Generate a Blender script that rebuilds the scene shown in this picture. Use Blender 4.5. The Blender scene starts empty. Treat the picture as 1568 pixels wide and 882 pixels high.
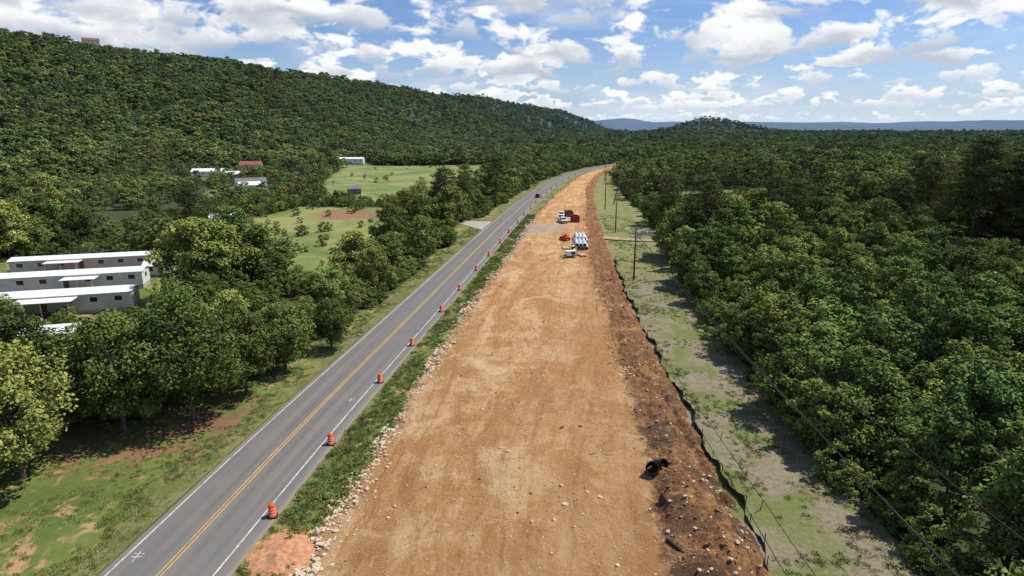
import bpy, bmesh, math, random
import numpy as np
from mathutils import Vector, Matrix
random.seed(3)
RNG=np.random.default_rng(7)
scene=bpy.context.scene
ROOT=scene.collection

# ---------------------------------------------------------------- noise
def hash2(ix,iy,seed):
    n=(ix.astype(np.int64)*374761393+iy.astype(np.int64)*668265263+seed*974634777)&0x7fffffff
    n=((n^(n>>13))*1274126177)&0x7fffffff
    n=n^(n>>16)
    return (n&0xffff)/65535.0
def vnoise(x,y,seed=0):
    ix=np.floor(x);iy=np.floor(y);fx=x-ix;fy=y-iy
    fx=fx*fx*(3-2*fx);fy=fy*fy*(3-2*fy)
    ix=ix.astype(np.int64);iy=iy.astype(np.int64)
    a=hash2(ix,iy,seed);b=hash2(ix+1,iy,seed);c=hash2(ix,iy+1,seed);d=hash2(ix+1,iy+1,seed)
    return (a*(1-fx)+b*fx)*(1-fy)+(c*(1-fx)+d*fx)*fy
def fbm(x,y,o=4,seed=0):
    s=0;a=.5;t=0
    for i in range(o):
        s=s+a*vnoise(x*2**i,y*2**i,seed+i*17);t+=a;a*=.5
    return s/t
def sstep(x,a,b):
    t=np.clip((x-a)/(b-a),0,1);return t*t*(3-2*t)

# ---------------------------------------------------------------- layout curves (metres, x as a function of y)
_yy=np.arange(-60,760,1.0)
def curve(pts):
    p=np.array(pts,float);v=np.interp(_yy,p[:,1],p[:,0])
    lo=p[0];s0=(p[1,0]-p[0,0])/(p[1,1]-p[0,1])
    v=np.where(_yy<lo[1],lo[0]+(_yy-lo[1])*s0,v)
    k=np.exp(-np.linspace(-2,2,31)**2);k/=k.sum()
    vp=np.concatenate([v[0]-(v[15:0:-1]-v[0]),v,v[-1]+(v[-1]-v[-2:-17:-1])])
    v2=np.convolve(vp,k,'valid')
    return lambda y:np.interp(y,_yy,v2)
road_x=curve([(-32.5,-20),(-28.2,20),(-25.9,38),(-24.3,53),(-22.4,68),(-19.1,92),(-12.8,138),(-4.6,198),(5.5,265),(21.5,355),(40,430),(68,508),(103,574),(160,650),(240,740)])
dl_x=curve([(-18,-20),(-17,20),(-16.6,38),(-15.1,50),(-13.4,62),(-11.3,83),(-9.0,104),(-5.5,127),(1.0,170),(6,212),(20,296),(43,407),(61,470),(78,508),(113,574),(170,650),(250,740)])
dr_x=curve([(19,-20),(19,20),(19.1,38),(19.6,51),(20.1,62),(20.6,79),(21.6,104),(23.2,127),(26.3,164),(32.1,228),(43.3,328),(58,407),(74,470),(92,520),(124,574),(181,650),(260,740)])

# ---------------------------------------------------------------- terrain
E=(0.255,0.967);N=(-0.967,0.255)
def height(x,y):
    x=np.asarray(x,float);y=np.asarray(y,float)
    L=x*N[0]+y*N[1];s=x*E[0]+y*E[1]
    wob=(fbm(s/420+5,L/900,3,3)-.5)
    L0=677
    foot=sstep(L+wob*90,300,L0)
    back=1-.65*sstep(L,L0,L0+700)
    tap=1-.6*sstep(s,3000,6500)
    H=(117+wob*20+7*(fbm(s/90,L/90,3,5)-.5))*foot**1.1*back*tap*sstep(s,-1500,-200)
    H+=foot*(1-foot)*34*(fbm(s/150,L/240,3,8)-.4)*2
    H+=58*np.exp(-(((x-790)/150)**2+((y-2500)/230)**2))**.9
    r=np.hypot(x,y)
    far=sstep(r,5200,8200)
    H+=far*(50+190*(fbm(x/2000+3,y/4000+1,4,11)-.30))*sstep(x,-3000,2000)
    dx=x-road_x(y)
    off=np.maximum(sstep(-dx,40,110),sstep(x-dr_x(y),30,100))
    off=np.where(y>760,1,off)
    H+=off*3.0*(fbm(x/90,y/90,3,21)-.5)*2*(1+sstep(r,800,2500)*1.5)
    H+=sstep(x,90,200)*3.0*sstep(y,60,160)*(1-sstep(y,500,900))
    return H

def inpoly(x,y,poly):
    c=np.zeros(x.shape,bool);n=len(poly)
    for i in range(n):
        x1,y1=poly[i];x2,y2=poly[(i+1)%n]
        if y1==y2: continue
        cond=((y1>y)!=(y2>y))&(x<(x2-x1)*(y-y1)/(y2-y1)+x1)
        c^=cond
    return c
FIELD=[(-84,268),(-30,268),(-15,400),(4,545),(-150,565),(-122,400)]
MEADOW=[(-52,126),(-36,126),(-36,180),(-37,218),(-44,250),(-86,250),(-96,215),(-78,172),(-62,150)]
TRAIL=[(-128,100),(-62,92),(-66,128),(-78,158),(-128,150)]
ELL=[(105,290,30,36),(124,160,28,15),(-139,314,20,32),(-202,400,18,38),(-204,476,18,34),(-99,206,13,20),(-91,188,11,16),(-150,560,26,34),(-76,290,12,16),(190,165,20,12),(215,330,20,18),(85,215,14,12)]
def openmask(x,y):
    x=np.asarray(x,float);y=np.asarray(y,float)
    dx=x-road_x(y);dr=x-dr_x(y)
    wl=(fbm(x/14,y/14,2,31)-.5)*5
    Lg=np.interp(y,[-60,58,62,80,180,190,214,222,420,640],[90,90,20,10,9.5,15,15,10,9,8])
    Rg=np.interp(y,[-60,30,100,134,165,225,330,420,640],[10,10,11,13.5,16,18,12.5,9,8])
    m=(dx>-Lg+np.minimum(wl,2))&(dr<Rg+wl*.3)&(y<700)
    for p in (FIELD,MEADOW,TRAIL): m|=inpoly(x+wl,y+wl,p)
    for (cx,cy,a,b) in ELL: m|=((x-cx)/a)**2+((y-cy)/b)**2<1+wl*.1
    return m

# ---------------------------------------------------------------- material helpers
def newmat(name):
    m=bpy.data.materials.new(name);m.use_nodes=True
    nt=m.node_tree;nt.nodes.clear()
    return m,nt
class NB:
    def __init__(s,nt): s.nt=nt
    def n(s,t,**k):
        nd=s.nt.nodes.new(t)
        for a,b in k.items(): setattr(nd,a,b)
        return nd
    def link(s,a,b): s.nt.links.new(a,b)
    def set(s,inp,v):
        if isinstance(v,bpy.types.NodeSocket): s.link(v,inp)
        else:
            if hasattr(inp,'default_value'):
                try: inp.default_value=v
                except Exception:
                    inp.default_value=(*v,1)
    def math(s,op,a,b=0.0,c=0.0,clamp=False):
        nd=s.n('ShaderNodeMath',operation=op);nd.use_clamp=clamp
        s.set(nd.inputs[0],a);s.set(nd.inputs[1],b);s.set(nd.inputs[2],c);return nd.outputs[0]
    def mix(s,f,a,b,mode='MIX'):
        nd=s.n('ShaderNodeMix',data_type='RGBA',blend_type=mode)
        s.set(nd.inputs[0],f);s.set(nd.inputs[6],a);s.set(nd.inputs[7],b);return nd.outputs[2]
    def ramp(s,f,lo,hi,a=0.,b=1.,smooth=True):
        nd=s.n('ShaderNodeMapRange');nd.interpolation_type='SMOOTHSTEP' if smooth else 'LINEAR'
        s.set(nd.inputs[0],f)
        for i,v in enumerate((lo,hi,a,b)): s.set(nd.inputs[i+1],v)
        return nd.outputs[0]
    def noise(s,vec,scale,detail=4,rough=.55,dist=0,out=0):
        nd=s.n('ShaderNodeTexNoise')
        if vec is not None: s.link(vec,nd.inputs['Vector'])
        nd.inputs['Scale'].default_value=scale;nd.inputs['Detail'].default_value=detail
        nd.inputs['Roughness'].default_value=rough;nd.inputs['Distortion'].default_value=dist
        return nd.outputs[out]
    def attr(s,name):
        return s.n('ShaderNodeAttribute',attribute_name=name)
    def pos(s): return s.n('ShaderNodeNewGeometry').outputs['Position']
    def vmul(s,v,m):
        nd=s.n('ShaderNodeVectorMath',operation='MULTIPLY');s.link(v,nd.inputs[0]);nd.inputs[1].default_value=m;return nd.outputs[0]
    def scale(s,v,f):
        nd=s.n('ShaderNodeVectorMath',operation='SCALE');s.link(v,nd.inputs[0]);s.set(nd.inputs['Scale'],f);return nd.outputs[0]
    def haze(s,col):  # aerial haze painted into the base colour, bluer with distance from the origin
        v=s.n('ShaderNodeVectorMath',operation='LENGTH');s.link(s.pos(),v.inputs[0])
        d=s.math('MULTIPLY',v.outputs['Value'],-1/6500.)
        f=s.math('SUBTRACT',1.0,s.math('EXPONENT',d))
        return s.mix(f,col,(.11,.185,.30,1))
    def out(s,col,rough=.9,bump=None,bstr=.5,bdist=.1,metal=0,spec=.2,extra=None):
        p=s.n('ShaderNodeBsdfPrincipled')
        s.set(p.inputs['Base Color'],col);s.set(p.inputs['Roughness'],rough);p.inputs['Metallic'].default_value=metal
        p.inputs['Specular IOR Level'].default_value=spec
        if bump is not None:
            b=s.n('ShaderNodeBump');b.inputs['Strength'].default_value=bstr;b.inputs['Distance'].default_value=bdist
            s.link(bump,b.inputs['Height']);s.link(b.outputs[0],p.inputs['Normal'])
        o=s.n('ShaderNodeOutputMaterial');s.link(p.outputs[0],o.inputs[0]);return p
def simple(name,col,rough=.6,var=.25,scale=3,metal=0,spec=.3,bump=.2):
    m,nt=newmat(name);b=NB(nt)
    tc=b.n('ShaderNodeTexCoord').outputs['Object']
    n=b.noise(tc,scale,5)
    dark=tuple(c*(1-var) for c in col)+(1,);hi=tuple(min(1,c*(1+var*.5)) for c in col)+(1,)
    c=b.mix(b.ramp(n,.3,.7),dark,hi)
    b.out(c,rough,n,bump,.02,metal,spec);return m

# leaf material
def leafmat(name,c1,c2,c3):
    m,nt=newmat(name);b=NB(nt)
    r=b.n('ShaderNodeObjectInfo').outputs['Random']
    t=b.attr('tone').outputs['Fac']
    col=b.mix(r,c1,c2)
    r2=b.math('FRACT',b.math('MULTIPLY',r,17.3));r3=b.math('FRACT',b.math('MULTIPLY',r,53.7))
    col=b.mix(b.ramp(r2,.68,1.0,0,1.0),col,c3)
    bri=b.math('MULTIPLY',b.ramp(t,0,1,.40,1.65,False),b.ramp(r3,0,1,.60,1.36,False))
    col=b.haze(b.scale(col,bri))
    d=b.n('ShaderNodeBsdfDiffuse');b.link(col,d.inputs['Color'])
    o=b.n('ShaderNodeOutputMaterial');b.link(d.outputs[0],o.inputs[0]);return m
LEAF=leafmat('broadleaf_foliage',(.095,.140,.034,1),(.160,.200,.050,1),(.24,.26,.065,1))
LEAFY=leafmat('young_foliage',(.105,.165,.046,1),(.165,.215,.055,1),(.25,.29,.07,1))
NEED=leafmat('pine_needles',(.085,.108,.034,1),(.12,.138,.044,1),(.16,.15,.055,1))
RUST=leafmat('bronze_foliage',(.20,.16,.05,1),(.24,.18,.07,1),(.24,.17,.06,1))
GRASSM=leafmat('weed_blades',(.16,.20,.05,1),(.23,.25,.08,1),(.34,.30,.14,1))
BARK=simple('bark',(.12,.09,.07),.95,.4,4)
BARKD=simple('pine_bark',(.14,.09,.06),.95,.4,4)

# ---------------------------------------------------------------- mesh helpers
def mesh_np(name,V,F,mats,midx=None,tone=None,smooth=False):
    me=bpy.data.meshes.new(name)
    k=F.shape[1];nf=len(F)
    me.vertices.add(len(V));me.vertices.foreach_set('co',np.asarray(V,np.float32).ravel())
    me.loops.add(nf*k);me.loops.foreach_set('vertex_index',F.astype(np.int32).ravel())
    me.polygons.add(nf);me.polygons.foreach_set('loop_start',np.arange(0,nf*k,k,dtype=np.int32))
    try: me.polygons.foreach_set('loop_total',np.full(nf,k,dtype=np.int32))
    except Exception: pass
    for m in mats: me.materials.append(m)
    if midx is not None: me.polygons.foreach_set('material_index',np.asarray(midx,np.int32))
    me.polygons.foreach_set('use_smooth',np.full(len(me.polygons),smooth))
    if tone is not None:
        a=me.attributes.new('tone','FLOAT','POINT');a.data.foreach_set('value',np.asarray(tone,np.float32))
    me.update(calc_edges=True);me.validate();return me
def obj(name,me,loc=(0,0,0),rot=(0,0,0),scl=(1,1,1),parent=None,coll=ROOT):
    o=bpy.data.objects.new(name,me);o.location=loc;o.rotation_euler=rot;o.scale=scl if hasattr(scl,'__len__') else (scl,)*3
    coll.objects.link(o)
    if parent: o.parent=parent
    return o
def tube(p0,p1,r0,r1,n=6):
    p0=np.array(p0,float);p1=np.array(p1,float);d=p1-p0;L=np.linalg.norm(d)+1e-9;d/=L
    a=np.cross(d,[0,0,1.]) if abs(d[2])<.9 else np.cross(d,[1.,0,0]);a/=np.linalg.norm(a);c=np.cross(d,a)
    an=np.arange(n)/n*2*np.pi
    ring=np.outer(np.cos(an),a)+np.outer(np.sin(an),c)
    V=np.concatenate([p0+ring*r0,p1+ring*r1])
    F=[[i,(i+1)%n,n+(i+1)%n,n+i] for i in range(n)]
    return V,np.array(F)
def tree_mesh(name,seed,H,R,cb,nclump,nleaf,ls,kind,leaf,bark,trunk_r=.22,limbs=12):
    r=np.random.default_rng(seed)
    C=[];CR=[]
    if kind=='broad':
        ph=r.uniform(0,6.28,3)
        while len(C)<nclump:
            d=r.normal(size=3);d/=np.linalg.norm(d)
            az=math.atan2(d[1],d[0])
            lobes=1+.24*math.sin(2*az+ph[0])+.18*math.sin(3*az+ph[1]+d[2]*2)+.1*math.sin(5*az+ph[2])
            rad=r.uniform(.25,1)**.45
            hz=(H-cb)/2
            c=np.array([d[0]*R*rad*lobes,d[1]*R*rad*lobes,cb+hz+d[2]*hz*rad])
            c[:2]*=1-.35*max(0,d[2])
            C.append(c);CR.append(R*r.uniform(.14,.33))
    else:
        for i in range(nclump):
            f=(i+.5)/nclump; f=f**.9
            z=cb+(H-cb)*f
            rr=R*((1-f)**.45)*r.uniform(.30,1.1)+.3
            az=i*2.4+r.uniform(-.5,.5)
            C.append(np.array([math.cos(az)*rr,math.sin(az)*rr,z+r.uniform(-.5,.5)]));CR.append(R*r.uniform(.22,.38)*(1.1-.3*f))
    C=np.array(C);CR=np.array(CR);n=len(C)
    nl=n*nleaf
    ci=np.repeat(np.arange(n),nleaf)
    d=r.normal(size=(nl,3));d/=np.linalg.norm(d,axis=1)[:,None]
    sq=np.array([1,1,.75 if kind=='broad' else .5])
    P=C[ci]+d*sq*(CR[ci]*r.uniform(.45,1.15,nl)**.8)[:,None]
    nr=d*.8+r.normal(size=(nl,3))*.5+np.array([0,0,.6]);nr/=np.linalg.norm(nr,axis=1)[:,None]
    t=np.cross(nr,r.normal(size=(nl,3)));t/=np.linalg.norm(t,axis=1)[:,None];bt=np.cross(nr,t)
    s=(ls*r.uniform(.5,1.25,nl))[:,None]
    asp=.62 if kind=='broad' else .35
    V=np.stack([P-t*s*.5,P-bt*s*.5*asp-nr*s*.08,P+t*s*.5,P+bt*s*.5*asp-nr*s*.08],1).reshape(-1,3)
    F=np.arange(nl*4).reshape(-1,4)
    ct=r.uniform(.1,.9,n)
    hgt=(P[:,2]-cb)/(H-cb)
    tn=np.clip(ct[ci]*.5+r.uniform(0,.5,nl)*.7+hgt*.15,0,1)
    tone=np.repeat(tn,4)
    Vs=[V];Fs=[F];off=len(V)
    top=H*.82 if kind=='broad' else H*.97
    bend=r.uniform(-.25,.25,(5,2))*H*.03
    pts=[np.array([0,0,-.6])]+[np.array([bend[i,0],bend[i,1],top*(i+1)/5]) for i in range(5)]
    if kind!='broad': pts=[p*np.array([.4,.4,1]) for p in pts]
    for i in range(5):
        v,f=tube(pts[i],pts[i+1],trunk_r*(1-i/5.6),trunk_r*(1-(i+1)/5.6));Vs.append(v);Fs.append(f+off);off+=len(v)
    sel=r.choice(n,min(limbs,n),replace=False)
    for k in sel:
        z=max(cb*.6,min(C[k][2]-R*.35,top*.85)) if kind=='broad' else C[k][2]
        j=min(4,int(z/top*5));fr=z/top*5-j
        st=pts[j]*(1-fr)+pts[j+1]*fr
        v,f=tube(st,C[k],trunk_r*.35,trunk_r*.1,5);Vs.append(v);Fs.append(f+off);off+=len(v)
    V=np.concatenate(Vs);F=np.concatenate(Fs)
    mi=np.ones(len(F));mi[:nl]=0
    tone=np.concatenate([tone,np.full(len(V)-len(tone),.5)])
    return mesh_np(name,V,F,[leaf,bark],mi,tone)

def srccoll(name,meshes):
    c=bpy.data.collections.new(name)
    for i,m in enumerate(meshes): c.objects.link(bpy.data.objects.new('%s_v%02d'%(name,i),m))
    return c
def scatter(name,coll,P,rotz,scl,idx,tilt=None):
    n=len(P)
    me=bpy.data.meshes.new(name);me.vertices.add(n);me.vertices.foreach_set('co',np.asarray(P,np.float32).ravel())
    rot=np.zeros((n,3),np.float32);rot[:,2]=rotz
    if tilt is not None: rot[:,:2]=tilt
    a=me.attributes.new('rot','FLOAT_VECTOR','POINT');a.data.foreach_set('vector',rot.ravel())
    scl=np.asarray(scl,np.float32)
    if scl.ndim==1: scl=np.repeat(scl[:,None],3,1)
    a=me.attributes.new('scl','FLOAT_VECTOR','POINT');a.data.foreach_set('vector',scl.ravel())
    a=me.attributes.new('idx','INT','POINT');a.data.foreach_set('value',np.asarray(idx,np.int32))
    o=obj(name,me)
    g=bpy.data.node_groups.new(name+'_gn','GeometryNodeTree')
    g.interface.new_socket('Geometry',in_out='INPUT',socket_type='NodeSocketGeometry')
    g.interface.new_socket('Geometry',in_out='OUTPUT',socket_type='NodeSocketGeometry')
    gi=g.nodes.new('NodeGroupInput');go=g.nodes.new('NodeGroupOutput')
    ip=g.nodes.new('GeometryNodeInstanceOnPoints');cinf=g.nodes.new('GeometryNodeCollectionInfo')
    cinf.inputs['Collection'].default_value=coll;cinf.inputs['Separate Children'].default_value=True;cinf.inputs['Reset Children'].default_value=True
    def na(nm,t):
        k=g.nodes.new('GeometryNodeInputNamedAttribute');k.data_type=t;k.inputs[0].default_value=nm
        return [s for s in k.outputs if s.enabled and s.name=='Attribute'][0]
    L=g.links.new
    L(gi.outputs[0],ip.inputs['Points']);L(cinf.outputs[0],ip.inputs['Instance'])
    ip.inputs['Pick Instance'].default_value=True
    L(na('idx','INT'),ip.inputs['Instance Index']);L(na('rot','FLOAT_VECTOR'),ip.inputs['Rotation']);L(na('scl','FLOAT_VECTOR'),ip.inputs['Scale'])
    L(ip.outputs[0],go.inputs[0])
    md=o.modifiers.new('scatter','NODES');md.node_group=g
    return o

# ---------------------------------------------------------------- ground sheet
def axis(a,b,lim_lo,lim_hi,n):
    u0=math.asinh(lim_lo/a)/b;u1=math.asinh(lim_hi/a)/b
    return a*np.sinh(b*np.linspace(u0,u1,n))
xs=axis(60,1,-9000,14000,460);ys=np.concatenate([np.linspace(-400,-20,12),20+axis(90,1,-36,15000,480)])
X,Y=np.meshgrid(xs,ys)
Z=height(X,Y)
V=np.stack([X,Y,Z],-1).reshape(-1,3)
nx=len(xs);ny=len(ys)
I=np.arange(nx*ny).reshape(ny,nx)
F=np.stack([I[:-1,:-1],I[:-1,1:],I[1:,1:],I[1:,:-1]],-1).reshape(-1,4)
m,nt=newmat('ground');b=NB(nt)
pos=b.pos()
n1=b.noise(pos,.09,5,.6);n2=b.noise(pos,1.3,5,.65);n3=b.noise(pos,.28,5,.65,.6)
grass=b.mix(b.ramp(n1,.35,.65),(.095,.135,.030,1),(.19,.22,.055,1))
grass=b.mix(b.ramp(n2,.3,.75,0,.55),grass,(.075,.105,.028,1))
grass=b.mix(b.ramp(n3,.52,.62,0,.85),grass,(.42,.26,.135,1))
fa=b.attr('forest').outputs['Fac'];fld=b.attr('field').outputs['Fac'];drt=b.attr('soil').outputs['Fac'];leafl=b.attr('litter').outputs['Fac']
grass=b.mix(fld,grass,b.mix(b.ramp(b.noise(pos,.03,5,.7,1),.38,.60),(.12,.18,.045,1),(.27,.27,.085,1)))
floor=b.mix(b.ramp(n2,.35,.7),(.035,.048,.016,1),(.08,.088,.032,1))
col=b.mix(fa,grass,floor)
col=b.mix(b.math('MULTIPLY',drt,b.ramp(n1,.3,.5)),col,(.27,.15,.08,1))
col=b.mix(b.math('MULTIPLY',leafl,b.ramp(n3,.38,.56)),col,(.22,.11,.065,1))
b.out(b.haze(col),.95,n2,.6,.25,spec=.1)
me=mesh_np('ground',V,F,[m],smooth=True)
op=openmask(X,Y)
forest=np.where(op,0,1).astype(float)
fieldm=inpoly(X,Y,FIELD)|inpoly(X,Y,MEADOW)
soil=(((X+61)/15)**2+((Y-231)/13)**2<1)|(((X-125)/22)**2+((Y-160)/11)**2<1)|(((X-105)/22)**2+((Y-290)/26)**2<1)|(((X+95)/9)**2+((Y-132)/20)**2<1)
lit=np.exp(-(((X+38)/13)**2+((Y-61)/9)**2)**2)
for nm,arr in (('forest',forest),('field',fieldm),('soil',soil),('litter',lit)):
    a=me.attributes.new(nm,'FLOAT','POINT');a.data.foreach_set('value',np.asarray(arr,np.float32).ravel())
obj('ground',me)

# ---------------------------------------------------------------- ribbons
def rows(y0,y1,k,m):
    r=[y0]
    while r[-1]<y1: r.append(r[-1]+max(m,abs(r[-1])*k))
    return np.array(r)
def ribbon(name,fl,fr,y0,y1,ncol,mat,zf,k=.006,m=.5,extra=None,smooth=True):
    ry=rows(y0,y1,k,m);t=np.linspace(0,1,ncol)
    T,YY=np.meshgrid(t,ry);xl=fl(YY);xr=fr(YY)
    XX=xl+(xr-xl)*T
    ZZ=zf(XX,YY,T,xl,xr)
    V=np.stack([XX,YY,ZZ],-1).reshape(-1,3);I=np.arange(len(ry)*ncol).reshape(len(ry),ncol)
    F=np.stack([I[:-1,:-1],I[:-1,1:],I[1:,1:],I[1:,:-1]],-1).reshape(-1,4)
    me=mesh_np(name,V,F,[mat],smooth=smooth)
    a=me.attributes.new('st','FLOAT_VECTOR','POINT');a.data.foreach_set('vector',np.stack([XX-road_x(YY),YY,XX*0],-1).astype(np.float32).ravel())
    if extra:
        for nm,fn in extra.items():
            a=me.attributes.new(nm,'FLOAT','POINT');a.data.foreach_set('value',np.asarray(fn(XX,YY,T,xl,xr),np.float32).ravel())
    return obj(name,me)

# asphalt road
m,nt=newmat('asphalt');b=NB(nt)
st=b.attr('st').outputs['Vector']
s1=b.noise(b.vmul(st,(1.1,.025,1)),1,4,.6);s2=b.noise(b.pos(),30,3,.7);s3=b.noise(b.pos(),.25,4)
sx=b.n('ShaderNodeSeparateXYZ');b.link(st,sx.inputs[0])
ax=b.math('ABSOLUTE',b.math('SUBTRACT',b.math('ABSOLUTE',sx.outputs[0]),2.0))
tr=b.ramp(b.math('ABSOLUTE',b.math('SUBTRACT',ax,.85)),.0,.5,1,0)
c=b.mix(b.ramp(s1,.3,.7),(.135,.127,.118,1),(.19,.177,.163,1))
c=b.mix(b.math('MULTIPLY',tr,.4),c,(.105,.10,.095,1))
c=b.mix(b.ramp(s2,.3,.7,0,.3),c,(.21,.20,.19,1))
c=b.mix(b.ramp(s3,.45,.7,0,.3),c,(.23,.185,.14,1))
edge=b.ramp(b.math('ABSOLUTE',b.math('ADD',sx.outputs[0],-.3)),4.3,5.1,0,.6)
c=b.mix(edge,c,(.30,.23,.17,1))
b.out(c,.85,s2,.4,.02,spec=.25)
def zroad(x,y,t,xl,xr):
    e=np.minimum(t,1-t)
    return .10+.05*np.sin(np.pi*t)-np.where(e<.02,.2,0)
ribbon('asphalt_road',lambda y:road_x(y)-4.75,lambda y:road_x(y)+5.35,-15,735,42,m,zroad,.006,.8)
def zmark(dz):
    def f(x,y,t,xl,xr):
        u=(x-(road_x(y)-4.75))/10.1
        return .10+.05*np.sin(np.pi*u)+dz
    return f
def paint(name,col,wear):
    m,nt=newmat(name);b=NB(nt)
    n=b.noise(b.pos(),3.5,6,.75);w=b.noise(b.pos(),.3,3)
    c=b.mix(b.ramp(b.math('ADD',n,b.math('MULTIPLY',w,.3)),.52,.85,0,wear),col,(.17,.16,.145,1));b.out(c,.7);return m
WP=paint('white_road_paint',(.62,.62,.59,1),.8);YP=paint('yellow_road_paint',(.60,.38,.07,1),.65)
for nm,o0,o1,mm in (('road_edge_line',-4.05,-3.91,WP),('road_edge_line',3.91,4.05,WP),('road_center_line',-.23,-.10,YP),('road_center_line',.10,.23,YP)):
    ribbon(nm,lambda y,o=o0:road_x(y)+o,lambda y,o=o1:road_x(y)+o,-15,640,2,mm,zmark(.012),.006,.8)
for (oy,ox) in ((40.0,-3.1),(67.8,2.9),(190,2.8)):
    V=[];F=[]
    cx=float(road_x(oy))+ox
    for (ax0,ay0,ax1,ay1) in ((-.4,-.04,.4,.04),(-.04,.05,.04,.6),(-.04,-.6,.04,-.05),(.2,.3,.42,.38),(-.4,.35,-.2,.42)):
        k=len(V);V+=[(cx+ax0,oy+ay0,0),(cx+ax1,oy+ay0,0),(cx+ax1,oy+ay1,0),(cx+ax0,oy+ay1,0)];F.append([k,k+1,k+2,k+3])
    V=np.array(V);u=(V[:,0]-(road_x(V[:,1])-4.75))/10.1;V[:,2]=.10+.05*np.sin(np.pi*u)+.02
    me=bpy.data.meshes.new('survey_marking');me.from_pydata([tuple(v) for v in V],[],F);me.materials.append(WP);obj('survey_marking',me)

# dirt roadbed
m,nt=newmat('graded_dirt');b=NB(nt)
st0=b.attr('st').outputs['Vector'];pos=b.pos()
wv=b.noise(pos,.12,3,.5,0,1)
wsub=b.n('ShaderNodeVectorMath',operation='SUBTRACT');b.link(wv,wsub.inputs[0]);wsub.inputs[1].default_value=(.5,.5,.5)
wadd=b.n('ShaderNodeVectorMath',operation='ADD');b.link(st0,wadd.inputs[0]);b.link(b.vmul(wsub.outputs[0],(4.5,10,0)),wadd.inputs[1]);st=wadd.outputs[0]
streak=b.noise(b.vmul(st,(.32,.03,1)),1,5,.72,.4)
streak2=b.noise(b.vmul(st,(1.9,.10,1)),1,5,.75,.3)
patch=b.noise(pos,.11,6,.72,.8);patch2=b.noise(pos,.40,6,.72,.4);fine=b.noise(pos,2.2,6,.75);grit=b.noise(pos,8,4,.8)
cont=b.noise(b.vmul(st0,(.10,.014,1)),1,1.0,.4,.1)
trk=b.ramp(b.math('SINE',b.math('MULTIPLY',cont,80.)),.70,.99)
c=b.mix(b.ramp(streak,.38,.60),(.47,.245,.095,1),(.66,.42,.205,1))
c=b.mix(b.ramp(patch,.47,.62,0,.85),c,(.50,.25,.09,1))
c=b.mix(b.ramp(patch,.34,.46,.8,0),c,(.72,.50,.28,1))
c=b.mix(b.ramp(patch2,.50,.64,0,.65),c,(.40,.20,.08,1))
c=b.mix(b.ramp(patch2,.34,.45,.5,0),c,(.70,.49,.29,1))
c=b.mix(b.ramp(streak2,.55,.68,0,.42),c,(.34,.17,.075,1))
c=b.mix(b.math('MULTIPLY',trk,b.ramp(patch,.42,.56,.05,.35)),c,(.32,.165,.075,1))
c=b.mix(b.ramp(fine,.54,.70,0,.65),c,(.31,.16,.07,1))
c=b.mix(b.ramp(fine,.30,.45,.40,0),c,(.74,.55,.34,1))
c=b.mix(b.ramp(grit,.60,.72,0,.6),c,(.74,.60,.44,1))
c=b.mix(b.ramp(grit,.26,.40,.5,0),c,(.25,.13,.06,1))
sxd=b.n('ShaderNodeSeparateXYZ');b.link(st,sxd.inputs[0])
c=b.mix(b.ramp(sxd.outputs[0],20,36,0,.42),c,(.40,.20,.08,1))
dk=b.attr('dark').outputs['Fac']
dkn=b.ramp(b.math('ADD',dk,b.math('MULTIPLY',b.math('SUBTRACT',patch2,.5),1.8)),.36,.66)
soilc=b.mix(b.ramp(fine,.3,.7),(.15,.070,.035,1),(.38,.195,.090,1))
sxq=b.n('ShaderNodeSeparateXYZ');b.link(pos,sxq.inputs[0]);nearf=b.ramp(sxq.outputs[1],60,95,1,.30)
soilc=b.mix(b.math('MULTIPLY',nearf,b.ramp(b.noise(pos,.22,4,.65,.5),.43,.54,0,.88)),soilc,(.11,.072,.048,1))
soilc=b.mix(b.ramp(b.noise(pos,.34,5,.7,.5),.52,.62,0,.75),soilc,(.50,.27,.11,1))
c=b.mix(b.math('MULTIPLY',dkn,.92),c,soilc)
gr=b.attr('gravel').outputs['Fac']
c=b.mix(gr,c,b.mix(b.ramp(fine,.3,.7),(.33,.28,.22,1),(.45,.39,.31,1)))
hgt=b.math('ADD',b.math('ADD',b.math('MULTIPLY',fine,1.1),b.math('MULTIPLY',streak2,.4)),b.math('ADD',b.math('MULTIPLY',grit,.5),b.math('MULTIPLY',trk,-.10)))
b.out(c,.95,hgt,1.0,.35,spec=.1)
def zdirt(x,y,t,xl,xr):
    dL=x-xl;dR=xr-x
    nb=(fbm(x/1.7,y/1.7,4,41)-.5);nl=(fbm(x/.5,y/.5,3,45)-.5)
    z=.55+.25*np.sin(np.pi*t)
    z-=.95*(1-sstep(dL+nb*3.0,0,3.2))
    z-=.75*(1-sstep(dR+nb*1.6,0,1.6))
    ox=x-road_x(y)
    z+=.09*(fbm(ox/1.1,y/9,3,51)-.5)+.09*nl
    arc=fbm(ox/3.5,y/7,4,57);z+=.40*(arc-.5)
    band=sstep(-(dR),-8,-5.5)*sstep(dR,0,2)
    z+=band*(1.2*nb+.5*nl+.15)
    for (mx,my,a,bb,h) in ((13.8,44,2.0,3.2,1.2),(16.4,42,1.6,4.5,1.1),(16,49,1.8,3.0,.9),(14.2,37.5,2.5,2.5,1.0),(16.2,55,1.5,3,.7),(17,63,1.5,4,.7),(17.5,74,1.5,5,.6),(17.3,88,1.3,6,.5)):
        z+=h*np.exp(-(((x-mx)/a)**2+((y-my)/bb)**2))*(.4+1.3*fbm(x/1.1,y/1.1,4,63))
    z-=.7*np.exp(-(((x-18.2)/.6)**2))*sstep(y,38,42)*(1-sstep(y,62,70))
    z-=.9*np.exp(-(((x-12.7)/.8)**2+((y-47)/1.3)**2))
    return z
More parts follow.
